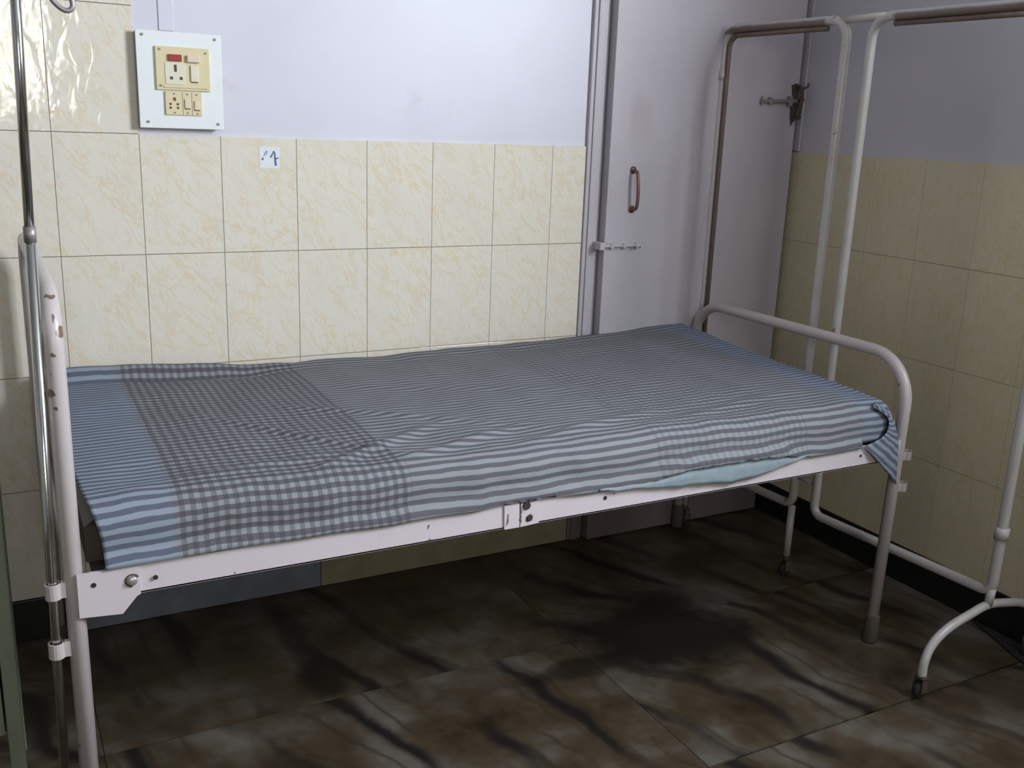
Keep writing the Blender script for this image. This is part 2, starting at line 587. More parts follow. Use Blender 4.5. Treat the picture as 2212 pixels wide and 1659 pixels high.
DX0, DX1 = 1.52, XR                               # door opening in the back wall
bm = bmesh.new()
add_box(bm, XL - 0.1, DX0, 0.0, 0.12, 0, ZC)
add_box(bm, DX0, XR + 0.1, 0.0, 0.12, 2.16, ZC)
wall_back = obj('wall_back', bm, M['lavender'])
tag(wall_back, 'lavender painted back wall with a cream tiled dado behind the bed', 'wall', kind='structure')
# grout bed just behind the tile faces
gb = bmesh.new()
add_box(gb, XL, DX0, -0.0035, 0.0, 0.118, Z1 - 0.001)
add_box(gb, XL, 0.1995, -0.0035, 0.0, Z1 - 0.001, 2.23)
obj('grout', gb, M['grout'], wall_back)
cells = []
for r in range(4):
    z1 = Z1 - r * TH
    for kx in range(-13, 8):
        a0, a1 = kx * TW, min((kx + 1) * TW, DX0)
        cells.append((a0, a1, z1 - TH, z1))
for r in range(3):
    z0 = Z1 + r * TH
    for kx in range(-13, 1):
        cells.append((kx * TW, (kx + 1) * TW, z0, z0 + TH))
put_tiles(wall_back, cells, M['tile'], -0.007, 'y')

bm = bmesh.new()
add_box(bm, XR, XR + 0.15, YF - 0.1, W1[0], 0, ZC)
add_box(bm, XR, XR + 0.15, W1[1], 0.12, 0, ZC)
add_box(bm, XR, XR + 0.15, W1[0], W1[1], 0, W1[2])
add_box(bm, XR, XR + 0.15, W1[0], W1[1], W1[3], ZC)
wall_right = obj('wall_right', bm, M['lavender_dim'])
tag(wall_right, 'dim lavender right wall with a yellowish tiled dado behind the folding screen', 'wall', kind='structure')
gb = box(XR - 0.0055, XR, -3.0, 0, 0.118, Z1 - 0.001)
obj('grout', gb, M['grout_right'], wall_right)
cells = []
for r in range(4):
    z1 = Z1 - r * TH
    for ky in range(-15, 0):
        cells.append((ky * TW, (ky + 1) * TW, z1 - TH, z1))
put_tiles(wall_right, cells, M['tile_right'], XR, 'x')

wl = obj('wall_left', box(XL - 0.1, XL, YF - 0.1, 0.12, 0, ZC), M['far_wall'])
tag(wl, 'plain lavender left wall of the ward', 'wall', kind='structure')
bm = bmesh.new()
add_box(bm, XL, W2[0], YF - 0.15, YF, 0, ZC)
add_box(bm, W2[1], XR, YF - 0.15, YF, 0, ZC)
add_box(bm, W2[0], W2[1], YF - 0.15, YF, 0, W2[2])
add_box(bm, W2[0], W2[1], YF - 0.15, YF, W2[3], ZC)
wf = obj('wall_front', bm, M['far_wall'])
tag(wf, 'plain lavender wall opposite the bed', 'wall', kind='structure')
ce = obj('ceiling', box(XL - 0.1, XR + 0.15, YF - 0.15, 0.12, ZC, ZC + 0.1), M['ceiling'])
tag(ce, 'plain grey ceiling', 'ceiling', kind='structure')

# windows the daylight comes through (outside the picture)
bm = bmesh.new()
for y0, y1, z0, z1 in ((W1[0], W1[0] + 0.05, W1[2], W1[3]), (W1[1] - 0.05, W1[1], W1[2], W1[3]), (W1[0], W1[1], W1[2], W1[2] + 0.05), (W1[0], W1[1], W1[3] - 0.05, W1[3]), ((W1[0] + W1[1]) / 2 - 0.02, (W1[0] + W1[1]) / 2 + 0.02, W1[2], W1[3])):
    add_box(bm, XR + 0.02, XR + 0.07, y0, y1, z0, z1)
tag(obj('window_1', bm, M['window_frame']), 'white framed window in the right wall', 'window', kind='structure')
bm = bmesh.new()
for x0, x1, z0, z1 in ((W2[0], W2[0] + 0.05, W2[2], W2[3]), (W2[1] - 0.05, W2[1], W2[2], W2[3]), (W2[0], W2[1], W2[2], W2[2] + 0.05), (W2[0], W2[1], W2[3] - 0.05, W2[3])):
    add_box(bm, x0, x1, YF - 0.07, YF - 0.02, z0, z1)
tag(obj('window_2', bm, M['window_frame']), 'white framed window in the wall opposite the bed', 'window', kind='structure')

# baseboards: strips of stone
bb = thing('baseboard_back', 'stone skirting along the foot of the back wall under the bed', 'baseboard')
bb['kind'] = 'structure'
for x0, x1, m in ((XL, -1.23, 'skirt_black'), (-1.23, -0.03, 'skirt_black'), (-0.03, 0.65, 'skirt_grey'), (0.65, 1.52, 'skirt_beige')):
    obj('skirting_stone', box(x0 + 0.001, x1 - 0.001, -0.012, -0.0005, 0.0005, 0.1175, 0.0015), M[m], bb)
br = thing('baseboard_right', 'black stone skirting along the foot of the right wall', 'baseboard')
br['kind'] = 'structure'
for y0, y1 in ((-1.2, 0.0), (-2.4, -1.2), (-3.6, -2.4)):
    obj('skirting_stone', box(XR - 0.012, XR - 0.0005, y0 + 0.001, y1 - 0.012, 0.0005, 0.1175, 0.0015), M['skirt_black'], br)

# ------------------------------------------------------------------ door
door = thing('door_1', 'lavender painted flush door in the corner beyond the bed', 'door', (DX0, 0, 0))
door['kind'] = 'structure'
bm = bmesh.new()
add_box(bm, DX0 + 0.001, 1.578, -0.014, 0.10, 0, 2.16, 0.003)          # left jamb
add_box(bm, 1.534, 1.560, -0.020, -0.013, 0, 2.16, 0.003)              # raised moulding on the jamb
add_box(bm, DX0 + 0.001, XR, -0.014, 0.10, 2.10, 2.159, 0.003)
add_box(bm, 2.340, XR - 0.001, -0.010, 0.10, 0, 2.10, 0.002)
add_box(bm, 1.570, 2.345, 0.060, 0.10, 0, 2.10)
add_box(bm, XR - 0.009, XR - 0.0005, -0.060, -0.011, Z1 + 0.004, 2.16, 0.002)
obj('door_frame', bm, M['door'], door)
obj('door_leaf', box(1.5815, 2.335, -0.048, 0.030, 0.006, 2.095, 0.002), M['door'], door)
# pull handle
bm = bmesh.new()
add_tube(bm, smooth_path([(1.673, -0.047, 1.254), (1.673, -0.072, 1.250), (1.674, -0.078, 1.225), (1.676, -0.080, 1.19), (1.677, -0.078, 1.155), (1.677, -0.070, 1.136), (1.677, -0.047, 1.134)]), 0.0055, 10)
add_disc(bm, (1.673, -0.048, 1.256), (0, 1, 0), 0.012, 0.005, 14)
add_disc(bm, (1.677, -0.048, 1.133), (0, 1, 0), 0.012, 0.005, 14)
obj('pull_handle', bm, M['handle'], door, True)
# tower bolt on the leaf, painted over, reaching its keeper on the jamb
bm = bmesh.new()
add_box(bm, 1.590, 1.722, -0.050, -0.045, 1.004, 1.032, 0.001)
add_tube(bm, [(1.560, -0.056, 1.018), (1.715, -0.056, 1.018)], 0.0055, 10)
for x in (1.604, 1.652, 1.702):
    add_box(bm, x - 0.006, x + 0.006, -0.063, -0.049, 1.010, 1.026, 0.002)
add_tube(bm, [(1.690, -0.056, 1.018), (1.690, -0.080, 1.014)], 0.004, 8)
add_box(bm, 1.556, 1.574, -0.064, -0.013, 1.006, 1.030, 0.002)
tb = obj('tower_bolt', bm, M['door'], door)
obj('screw', add_disc(bmesh.new(), (1.716, -0.0515, 1.014), (0, 1, 0), 0.005, 0.003, 10), M['hole'], tb)
# rusty sliding latch at the hinge corner
bm = bmesh.new()
add_tube(bm, [(2.165, -0.056, 1.487), (2.335, -0.056, 1.494)], 0.0065, 10)
add_tube(bm, [(2.172, -0.056, 1.475), (2.172, -0.056, 1.503)], 0.005, 8)
add_box(bm, 2.285, 2.300, -0.064, -0.045, 1.476, 1.508, 0.002)
add_box(bm, 2.200, 2.212, -0.063, -0.045, 1.478, 1.502, 0.002)
lt = obj('latch_bar', bm, M['steel_dull'], door)
bm = bmesh.new()
add_prism(bm, [(2.300, 1.545), (2.322, 1.552), (2.334, 1.535), (2.330, 1.510), (2.338, 1.500), (2.334, 1.468), (2.326, 1.440), (2.312, 1.412), (2.306, 1.440), (2.304, 1.480), (2.308, 1.510)], 'y', -0.052, -0.045)
add_tube(bm, smooth_path([(2.318, -0.05, 1.545), (2.322, -0.075, 1.535), (2.324, -0.078, 1.500), (2.320, -0.074, 1.450), (2.314, -0.05, 1.428)]), 0.006, 8)
add_tube(bm, [(2.322, -0.066, 1.494), (2.342, -0.070, 1.500)], 0.005, 8)
add_tube(bm, smooth_path([(2.322, -0.075, 1.532), (2.334, -0.088, 1.540), (2.340, -0.086, 1.552)]), 0.0035, 8)
add_tube(bm, smooth_path([(2.316, -0.06, 1.440), (2.326, -0.070, 1.436), (2.334, -0.068, 1.446)]), 0.004, 8)
obj('latch_keeper', bm, M['rust'], door)

# ------------------------------------------------------------------ switch board on the wall
sb = thing('switchboard', 'square white switch board with ivory socket plates beside the tiles', 'switchboard', (0.305, 0, 1.34))
BX0, BX1, BZ0, BZ1, BY = 0.2015, 0.4055, 1.341, 1.572, -0.030
obj('back_box', box(BX0 + 0.003, BX1 - 0.003, BY + 0.006, -0.0005, BZ0 + 0.003, BZ1 - 0.003), M['board_edge'], sb)
obj('face_board', box(BX0, BX1, BY, BY + 0.006, BZ0, BZ1, 0.0015), M['board'], sb)
for x, z in ((0.217, 1.561), (0.390, 1.560), (0.221, 1.356), (0.391, 1.355)):
    obj('screw', add_disc(bmesh.new(), (x, BY - 0.001, z), (0, 1, 0), 0.0034, 0.0025, 12), M['screw'], sb)


def plate(name, x0, x1, z0, z1, m, parent, t=0.006, bev=0.0012):
    return obj(name, box(x0, x1, BY - t, BY, z0, z1, bev), M[m], parent)


def on(name, parent, x0, x1, z0, z1, t0, t1, m, bev=0.0006):
    return obj(name, box(x0, x1, BY - t1, BY - t0, z0, z1, bev), M[m], parent)


up = plate('socket_plate', 0.2445, 0.3745, 1.4335, 1.5365, 'ivory', sb)
on('lip', up, 0.262, 0.367, 1.4395, 1.4445, 0.006, 0.0085, 'ivory')
for x, z in ((0.2550, 1.529), (0.3650, 1.5255), (0.2545, 1.4435), (0.3640, 1.441)):
    obj('screw', add_disc(bmesh.new(), (x, BY - 0.0065, z), (0, 1, 0), 0.003, 0.002, 12), M['screw'], up)
on('indicator_lamp', up, 0.274, 0.307, 1.5025, 1.5185, 0.006, 0.011, 'red', 0.0015)
on('fuse_holder', up, 0.3185, 0.350, 1.5015, 1.5185, 0.006, 0.015, 'peach', 0.002)
on('socket_face', up, 0.266, 0.3145, 1.4475, 1.4985, 0.006, 0.0075, 'ivory_pale')
for x0, x1, z0, z1 in ((0.2875, 0.294, 1.4775, 1.4945), (0.2770, 0.284, 1.4590, 1.4660), (0.3000, 0.307, 1.4590, 1.4660)):
    on('pin_slot', up, x0, x1, z0, z1, 0.0073, 0.0079, 'socket_dark', 0.0)
on('rocker', up, 0.3265, 0.3455, 1.4555, 1.4950, 0.006, 0.0105, 'ivory_pale', 0.0015)
on('gap_line', up, 0.3270, 0.3440, 1.4530, 1.4550, 0.006, 0.0066, 'socket_dark', 0.0)
lo = plate('lower_plate', 0.2635, 0.3520, 1.3740, 1.4310, 'ivory', sb, 0.005)
for x, z in ((0.285, 1.4255), (0.3165, 1.425), (0.3395, 1.4245), (0.2855, 1.380), (0.3165, 1.380), (0.340, 1.379)):
    obj('screw', add_disc(bmesh.new(), (x, BY - 0.0055, z), (0, 1, 0), 0.0022, 0.002, 10), M['screw'], lo)
for x in (0.3050, 0.3275):
    on('gap_line', lo, x - 0.0004, x + 0.0004, 1.375, 1.430, 0.005, 0.0054, 'socket_dark', 0.0)
on('earth_hole', lo, 0.2828, 0.2890, 1.4085, 1.4165, 0.005, 0.0062, 'red', 0.0)
for x, z in ((0.2755, 1.4005), (0.2755, 1.3915), (0.2930, 1.4005), (0.2930, 1.3915)):
    obj('pin_hole', add_disc(bmesh.new(), (x, BY - 0.0052, z), (0, 1, 0), 0.0030, 0.001, 10), M['socket_dark'], lo)
for x, z in ((0.3162, 1.4015), (0.3395, 1.3985)):
    on('rocker', lo, x - 0.0065, x + 0.0065, z - 0.0105, z + 0.0115, 0.005, 0.0085, 'peach', 0.001)
    on('gap_line', lo, x - 0.0070, x + 0.0070, z - 0.0128, z - 0.0112, 0.005, 0.0056, 'socket_dark', 0.0)
cc = obj('cable_casing', box(0.262, 0.297, -0.0028, -0.0002, 1.575, 2.95, 0.0008), M['lavender'])
tag(cc, 'lavender painted cable casing running up the wall above the switch board', 'cable casing')

# ------------------------------------------------------------------ numbered paper sticker on the tiles
st = thing('number_sticker', 'small white paper sticker numbered 1 in blue ink on the tiles', 'sticker', (0.527, -0.007, 1.244))
SX, SZ, SY = 0.4995, 1.3005, -0.0078
obj('paper', box(SX, SX + 0.0545, SY, -0.0068, SZ - 0.0555, SZ), M['paper'], st)
# handwriting traced in millimetres on the paper (x right, z down from the sticker's top left corner)
k = 0.0545 / 44.0


def stroke(pts, w):
    bm = bmesh.new()
    P = [Vector((SX + a * k, SY - 0.0002, SZ - b * k)) for a, b in pts]
    L, R = [], []
    for i, p in enumerate(P):
        t = (P[min(i + 1, len(P) - 1)] - P[max(i - 1, 0)]).normalized()
        n = Vector((t.z, 0, -t.x)) * (w[i] if isinstance(w, list) else w) * k
        L.append(bm.verts.new(p + n))
        R.append(bm.verts.new(p - n))
    for i in range(len(P) - 1):
        bm.faces.new((L[i], L[i + 1], R[i + 1], R[i]))
    ext = bmesh.ops.extrude_face_region(bm, geom=bm.faces[:])
    bmesh.ops.translate(bm, verts=[v for v in ext['geom'] if isinstance(v, bmesh.types.BMVert)], vec=(0, 0.0003, 0))
    bmesh.ops.recalc_face_normals(bm, faces=bm.faces)
    return obj('ink_stroke', bm, M['ink'], st)


stroke([(23.5, 22.0), (27.0, 17.0), (31.0, 8.5)], [1.7, 1.5, 0.9])
stroke([(31.0, 8.5), (33.0, 13.0), (33.5, 22.0), (35.0, 39.0)], [1.3, 1.7, 2.0, 2.2])
stroke([(34.5, 24.5), (38.0, 23.5), (42.0, 22.5)], [1.3, 1.3, 0.9])
stroke([(9.5, 19.5), (12.0, 13.0), (14.5, 9.0), (17.0, 8.5), (16.5, 12.5), (13.5, 17.0)], 0.75)
stroke([(5.0, 27.5), (7.0, 25.0), (8.5, 22.5)], [1.9, 2.0, 1.0])

# ------------------------------------------------------------------ hospital bed
HX, FX, YN, YB = -0.080, 1.966, -0.960, -0.062
RT = 0.016
bed = thing('hospital_bed', 'chipped white steel hospital bed against the tiled wall', 'bed', (0.94, -0.51, 0))
# head end: an inverted U of tube
hp = fillet([(HX, YN, 0.05), (HX, YN, 1.085), (HX, YB, 1.085), (HX, YB, 0.05)], 0.085, 10)
obj('head_frame', tube(hp, RT, 18), M['bed_paint'], bed, True)
fp = fillet([(FX - 0.010, YN, 0.075), (FX, YN, 0.822), (FX, YB, 0.822), (FX - 0.010, YB, 0.075)], 0.125, 12)
obj('foot_frame', tube(fp, RT, 18), M['bed_paint'], bed, True)
for x, y, z in ((HX, YN, 0.06), (HX, YB, 0.06), (FX - 0.010, YN, 0.085), (FX - 0.010, YB, 0.085)):
    obj('rubber_foot', tube([(x, y, 0.0), (x, y, 0.006), (x, y, z - 0.004), (x, y, z)], [0.019, 0.021, 0.020, 0.0175], 16), M['rubber_brown'], bed, True)
# cross rungs of head and foot frames, below the mattress
obj('cross_rail', rod((HX, YN, 0.585), (HX, YB, 0.585), 0.011), M['bed_paint'], bed, True)
obj('cross_rail', rod((FX - 0.002, YN, 0.585), (FX - 0.002, YB, 0.585), 0.011), M['bed_paint'], bed, True)


def angle_iron(x0, x1, y, z0, z1, s):
    bm = bmesh.new()
    add_box(bm, x0, x1, min(y, y + s * 0.005), max(y, y + s * 0.005), z0, z1, 0.0012)
    add_box(bm, x0, x1, min(y, y + s * 0.035), max(y, y + s * 0.035), z0, z0 + 0.005, 0.001)
    return bm


rail = obj('side_rail', angle_iron(-0.055, 1.888, YN - 0.018, 0.552, 0.607, 1), M['rail_paint'], bed)
obj('side_rail', angle_iron(-0.055, 1.930, YB + 0.018, 0.552, 0.607, -1), M['rail_paint'], bed)
Y0, Y1 = YN - 0.0215, YN - 0.0165
cb = obj('corner_bracket', prism([(-0.076, 0.607), (0.026, 0.6085), (0.026, 0.553), (0.019, 0.549), (-0.006, 0.520), (-0.076, 0.526)], 'y', Y0, Y1), M['rail_paint'], bed)
for x, z in ((-0.050, 0.584), (0.052, 0.579)):
    obj('bolt_hole', add_disc(bmesh.new(), (x, Y0 - 0.0002, z), (0, 1, 0), 0.0045, 0.0012, 12), M['hole'], cb)
bm = bmesh.new()
add_disc(bm, (0.013, Y0 - 0.003, 0.581), (0, 1, 0), 0.0085, 0.007, 18, 0.002)
obj('bolt', bm, M['bolt'], cb, True)
bm = bmesh.new()
add_tube(bm, [(0.013 + 0.0112 * math.cos(a), Y0 - 0.0006, 0.581 + 0.0112 * math.sin(a)) for a in [0.5 + 4.2 * i / 14 for i in range(15)]], 0.0016, 6)
obj('rust_ring', bm, M['rust'], cb)
fb = obj('corner_bracket', prism([(1.880, 0.604), (1.955, 0.604), (1.955, 0.515), (1.915, 0.518), (1.886, 0.551)], 'y', YN - 0.0125, YN - 0.0075), M['rail_paint'], bed)
obj('bolt_hole', add_disc(bmesh.new(), (1.801, YN - 0.0183, 0.581), (0, 1, 0), 0.004, 0.0012, 12), M['hole'], bed)
# joint plate in the middle of the near rail
jp = obj('joint_plate', prism([(0.752, 0.6065), (0.788, 0.6075), (0.790, 0.5515), (0.754, 0.5520)], 'y', Y0, Y1), M['rail_paint'], bed)
jq = obj('joint_plate', prism([(0.792, 0.6075), (0.838, 0.6065), (0.838, 0.5535), (0.792, 0.5510)], 'y', Y0 + 0.001, Y1 + 0.001), M['rail_paint'], bed)
for x, z, r in ((0.806, 0.5985, 0.0095), (0.814, 0.569, 0.0075)):
    bm = bmesh.new()
    add_disc(bm, (x, Y0 - 0.0005, z), (0, 1, 0), r, 0.004, 8, 0.001)
    obj('bolt', bm, M['bolt_dark'], jq)
obj('gap_line', box(0.7895, 0.7925, Y0 + 0.0002, Y1, 0.552, 0.606), M['rust'], jp)
obj('bolt_hole', add_disc(bmesh.new(), (1.008, YN - 0.0183, 0.584), (0, 1, 0), 0.0048, 0.0012, 12), M['hole'], bed)
# sheet-steel deck in two leaves
obj('deck', box(-0.05, 0.788, YN - 0.010, YB + 0.010, 0.5955, 0.5990), M['deck'], bed)
obj('deck', box(0.792, 1.935, YN - 0.010, YB + 0.010, 0.5955, 0.5990), M['deck'], bed)
for x in (0.45, 1.35):
    obj('deck_bearer', box(x - 0.018, x + 0.018, YN - 0.010, YB + 0.010, 0.560, 0.595), M['deck'], bed)


def sleeve(x, y, z, leg, h=0.028, r=0.0135):
    """short ring for a drip rod, welded to the leg"""
    bm = bmesh.new()
    n = 16
    for (ra, rb) in ((r, r - 0.0028),):
        ring = []
        for zz, rr in ((z - h / 2, ra), (z + h / 2, ra), (z + h / 2, rb), (z - h / 2, rb)):
            ring.append([bm.verts.new((x + rr * math.cos(2 * PI * q / n), y + rr * math.sin(2 * PI * q / n), zz)) for q in range(n)])
        for a in range(4):
            A, B = ring[a], ring[(a + 1) % 4]
            for q in range(n):
                bm.faces.new((A[q], A[(q + 1) % n], B[(q + 1) % n], B[q]))
    lx = leg[0]
    xa, xb = sorted((x + math.copysign(r - 0.002, lx - x), lx - math.copysign(RT - 0.003, lx - x)))
    if xb - xa > 0.0005:
        add_box(bm, xa, xb, y - 0.006, y + 0.006, z - h / 2, z + h / 2)
    bmesh.ops.recalc_face_normals(bm, faces=bm.faces)
    return obj('rod_holder', bm, M['bed_paint'], bed)


sleeve(-0.1134, YN - 0.004, 0.578, (HX, YN))
sleeve(-0.1158, YN - 0.004, 0.466, (HX, YN))
sleeve(FX + 0.0345, YN, 0.553, (FX, YN), 0.024, 0.0125)
sleeve(FX + 0.0335, YN, 0.462, (FX, YN), 0.024, 0.0125)

# ------------------------------------------------------------------ drip rod standing in the holders
iv = thing('drip_rod', 'thin chrome drip rod with hooks at the head of the bed', 'drip stand', (-0.121, YN, 0.10))
obj('lower_tube', rod((-0.1235, YN - 0.004, 0.10), (-0.1005, YN - 0.004, 1.190), 0.0086), M['chrome'], iv, True)
obj('collar', rod((-0.1008, YN - 0.004, 1.176), (-0.1004, YN - 0.004, 1.200), 0.0094), M['steel_dull'], iv, True)
obj('upper_tube', rod((-0.1004, YN - 0.004, 1.200), (-0.0880, YN - 0.004, 1.700), 0.0076), M['chrome'], iv, True)
for s in (1, -1):
    pts = [(-0.086, 0, 1.695), (-0.080, 0, 1.640), (-0.062, 0, 1.575), (-0.044, 0, 1.540), (-0.030, 0, 1.526), (-0.020, 0, 1.5245), (-0.0145, 0, 1.531), (-0.0165, 0, 1.545), (-0.022, 0, 1.565)]
    if s > 0:
        pts = [(a, YN - 0.006 * (i > 1), z) for i, (a, b, z) in enumerate(pts)]
    else:
        pts = [(-0.172 - a, YN + 0.004 * (i > 1), z) for i, (a, b, z) in enumerate(pts)]
    obj('hook', tube(smooth_path(pts, 5), 0.0040, 10), M['steel_dull'], iv, True)

# ------------------------------------------------------------------ mattress and bedsheet
def rear_lift(x):
    pts = [(-0.1, 0.034), (0.0, 0.030), (0.4, 0.014), (0.75, 0.012), (1.2, 0.018), (1.65, 0.030), (1.92, 0.046), (2.1, 0.05)]
    for (a, b), (c, d) in zip(pts, pts[1:]):
        if x <= c:
            return b + (d - b) * max(0, (x - a)) / (c - a)
    return 0.05


def near_z(x):
    return 0.712 + 0.010 * math.exp(-((x - 0.1) / 0.35) ** 2)


def top_z(x, y):
    q = min(max((y + 0.92) / 0.88, 0), 1)
    return near_z(x) * (1 - q ** 1.3) + (0.700 + rear_lift(x)) * q ** 1.3


mb = bmesh.new()
NX, NYm = 24, 12
grid_t, grid_b = [], []
for i in range(NX + 1):
    x = -0.056 + (1.893 + 0.056) * i / NX
    rt, rb_ = [], []
    for j in range(NYm + 1):
        y = -0.942 + (0.890) * j / NYm
        e = min(i, NX - i, j, NYm - j)
        drop = 0.024 if e == 0 else 0.0
        rt.append(mb.verts.new((x, y, top_z(x, y) - 0.019 - drop)))
        rb_.append(mb.verts.new((x, y, 0.5995 + (0.012 if e == 0 else 0))))
    grid_t.append(rt)
    grid_b.append(rb_)
for i in range(NX):
    for j in range(NYm):
        mb.faces.new((grid_t[i][j], grid_t[i + 1][j], grid_t[i + 1][j + 1], grid_t[i][j + 1]))
        mb.faces.new((grid_b[i][j], grid_b[i][j + 1], grid_b[i + 1][j + 1], grid_b[i + 1][j]))
for i in range(NX):
    mb.faces.new((grid_t[i][0], grid_b[i][0], grid_b[i + 1][0], grid_t[i + 1][0]))
    mb.faces.new((grid_t[i][-1], grid_t[i + 1][-1], grid_b[i + 1][-1], grid_b[i][-1]))
for j in range(NYm):
    mb.faces.new((grid_t[0][j], grid_t[0][j + 1], grid_b[0][j + 1], grid_b[0][j]))
    mb.faces.new((grid_t[-1][j], grid_b[-1][j], grid_b[-1][j + 1], grid_t[-1][j + 1]))
bmesh.ops.recalc_face_normals(mb, faces=mb.faces)
mat_o = obj('mattress', mb, M['rexine'])
tag(mat_o, 'dark brown mattress showing at the head end under the striped sheet', 'mattress')


def smoothstep(a, b, x):
    t = min(max((x - a) / (b - a), 0), 1)
    return t * t * (3 - 2 * t)


def cloth_point(s, t):
    """s: metres along the bed; t: metres across it, 0 at the wall, over the top, down the near side"""
    # cross-section: top from y = -0.040 to -0.925, rounded edge, then the hanging side
    r = 0.052
    TT = 0.873
    arc = r * PI / 2
    x = s
    if t < TT:
        y = -0.040 - t
        z = top_z(x, y)
        side = 0.0
    elif t < TT + arc:
        a = (t - TT) / r
        y = -0.913 - r * math.sin(a)
        z = near_z(x) - r * (1 - math.cos(a))
        side = smoothstep(0, 1, (t - TT) / arc)
    else:
        d = t - TT - arc
        y = -0.965
        z = near_z(x) - r - d
        side = 1.0
    # rise of the cloth into a loose roll along the wall near the head
    if t < 0.16:
        amp = 0.020 * (1 - smoothstep(0.28, 0.62, x)) * smoothstep(-0.2, 0.02, x) + 0.003
        z += amp * math.exp(-((t - 0.022) / 0.022) ** 2) - amp * 0.7 * math.exp(-((t - 0.075) / 0.022) ** 2)
    # foot end: the cloth goes over the end of the mattress and hangs
    XE = 1.905
    if x > XE:
        e = x - XE
        x = XE + 0.022 * (1 - math.exp(-e / 0.022))
        z -= max(0.0, e - 0.006) * 0.9
    top = (1 - side)
    # shallow wrinkles lying across and along the bed
    w = noise.noise(Vector((s * 3.1 + 0.6 * t, t * 5.2, 0.3)))
    w2 = noise.noise(Vector((s * 9.0 - 3.0 * t, t * 7.0 + s * 2.0, 4.1)))
    w3 = noise.noise(Vector((s * 15.0 + 4.0 * t, t * 16.0, 9.7)))
    edge_calm = smoothstep(-0.05, 0.06, s)
    z += top * edge_calm * (0.0055 * w + 0.0038 * w2 + 0.0018 * w3)
    # pulled folds near the middle of the near edge
    for cx, cy, ang, ln, wd, am in ((0.52, -0.83, 0.55, 0.30, 0.016, 0.011), (0.70, -0.86, 0.35, 0.26, 0.014, 0.010), (0.40, -0.70, -0.85, 0.34, 0.014, 0.008), (0.62, -0.60, -0.6, 0.36, 0.016, 0.006), (1.02, -0.86, 0.25, 0.30, 0.018, 0.008), (0.30, -0.86, 0.15, 0.25, 0.016, 0.007), (1.45, -0.84, 0.2, 0.34, 0.018, 0.006), (0.92, -0.45, -0.4, 0.4, 0.02, 0.004)):
        dx, dy = s - cx, (-0.040 - t) - cy
        a = dx * math.cos(ang) + dy * math.sin(ang)
        b = -dx * math.sin(ang) + dy * math.cos(ang)
        z += am * math.exp(-(a / ln) ** 2 * 2) * math.exp(-(b / wd) ** 2) * (0.35 if side > 0 else 1.0)
    hang = noise.noise(Vector((s * 6.5, 1.7, t * 3.0))) + 0.5 * noise.noise(Vector((s * 17.0, 5.1, t * 6.0)))
    y -= side * (0.006 + 0.009 * hang * smoothstep(0.02, 0.2, s))
    z += side * 0.004 * noise.noise(Vector((s * 8.0, 2.2, 0)))
    # the hem hangs just clear of the rail's face
    up = smoothstep(1.06, 1.26, s) * smoothstep(1.63, 1.48, s)
    zm = 0.603 + 0.003 * noise.noise(Vector((s * 5, 1, 1))) + up * (0.022 + 0.007 * noise.noise(Vector((s * 19, 4, 1))))
    zm += 0.007 * smoothstep(0.66, 0.76, s) * smoothstep(0.96, 0.86, s)
    z = max(z, zm) if side > 0.99 else z
    if z < zm + 0.037 and side > 0.9 and s < 1.80:
        f = smoothstep(zm + 0.009, zm + 0.037, z)
        y = y * f + min(y - 0.006 * up, -0.9855 - 0.009 * up) * (1 - f)
    if s >= 1.80 and side > 0.9:
        z = max(z, 0.613)
    return x, y, z


bm = bmesh.new()
uvl = bm.loops.layers.uv.new('UVMap')
S0, S1, T1 = -0.054, 1.975, 0.873 + 0.052 * PI / 2 + 0.058
NS, NTt = 300, 150
rows = []
for i in range(NS + 1):
    row = []
    for j in range(NTt + 1):
        t = T1 * j / NTt
        # the head edge of the sheet is pulled askew along the near side
        lead = S0 + 0.026 * smoothstep(0.80, T1, t) + 0.006 * noise.noise(Vector((3.3, t * 9, 0)))
        s = lead + (S1 - lead) * i / NS
        hem = 0.006 * noise.noise(Vector((s * 4.0, 8.8, 0))) + 0.010 * smoothstep(1.15, 1.30, s) * smoothstep(1.55, 1.35, s)
        tt = t - hem * smoothstep(0.93, T1, t)
        v = bm.verts.new(cloth_point(s, tt))
        row.append((v, (s + 0.012 * (t / T1), tt)))
    rows.append(row)
for i in range(NS):
    for j in range(NTt):
        q = (rows[i][j], rows[i + 1][j], rows[i + 1][j + 1], rows[i][j + 1])
        f = bm.faces.new([a[0] for a in q])
        for lp, a in zip(f.loops, q):
            lp[uvl].uv = a[1]
bmesh.ops.recalc_face_normals(bm, faces=bm.faces)
sheet = obj('bedsheet', bm, M['sheet'], None, True)
sm = sheet.modifiers.new('thickness', 'SOLIDIFY')
sm.thickness, sm.offset = 0.0016, 0
tag(sheet, 'grey and pale blue striped and checked bedsheet spread over the mattress', 'bedsheet')

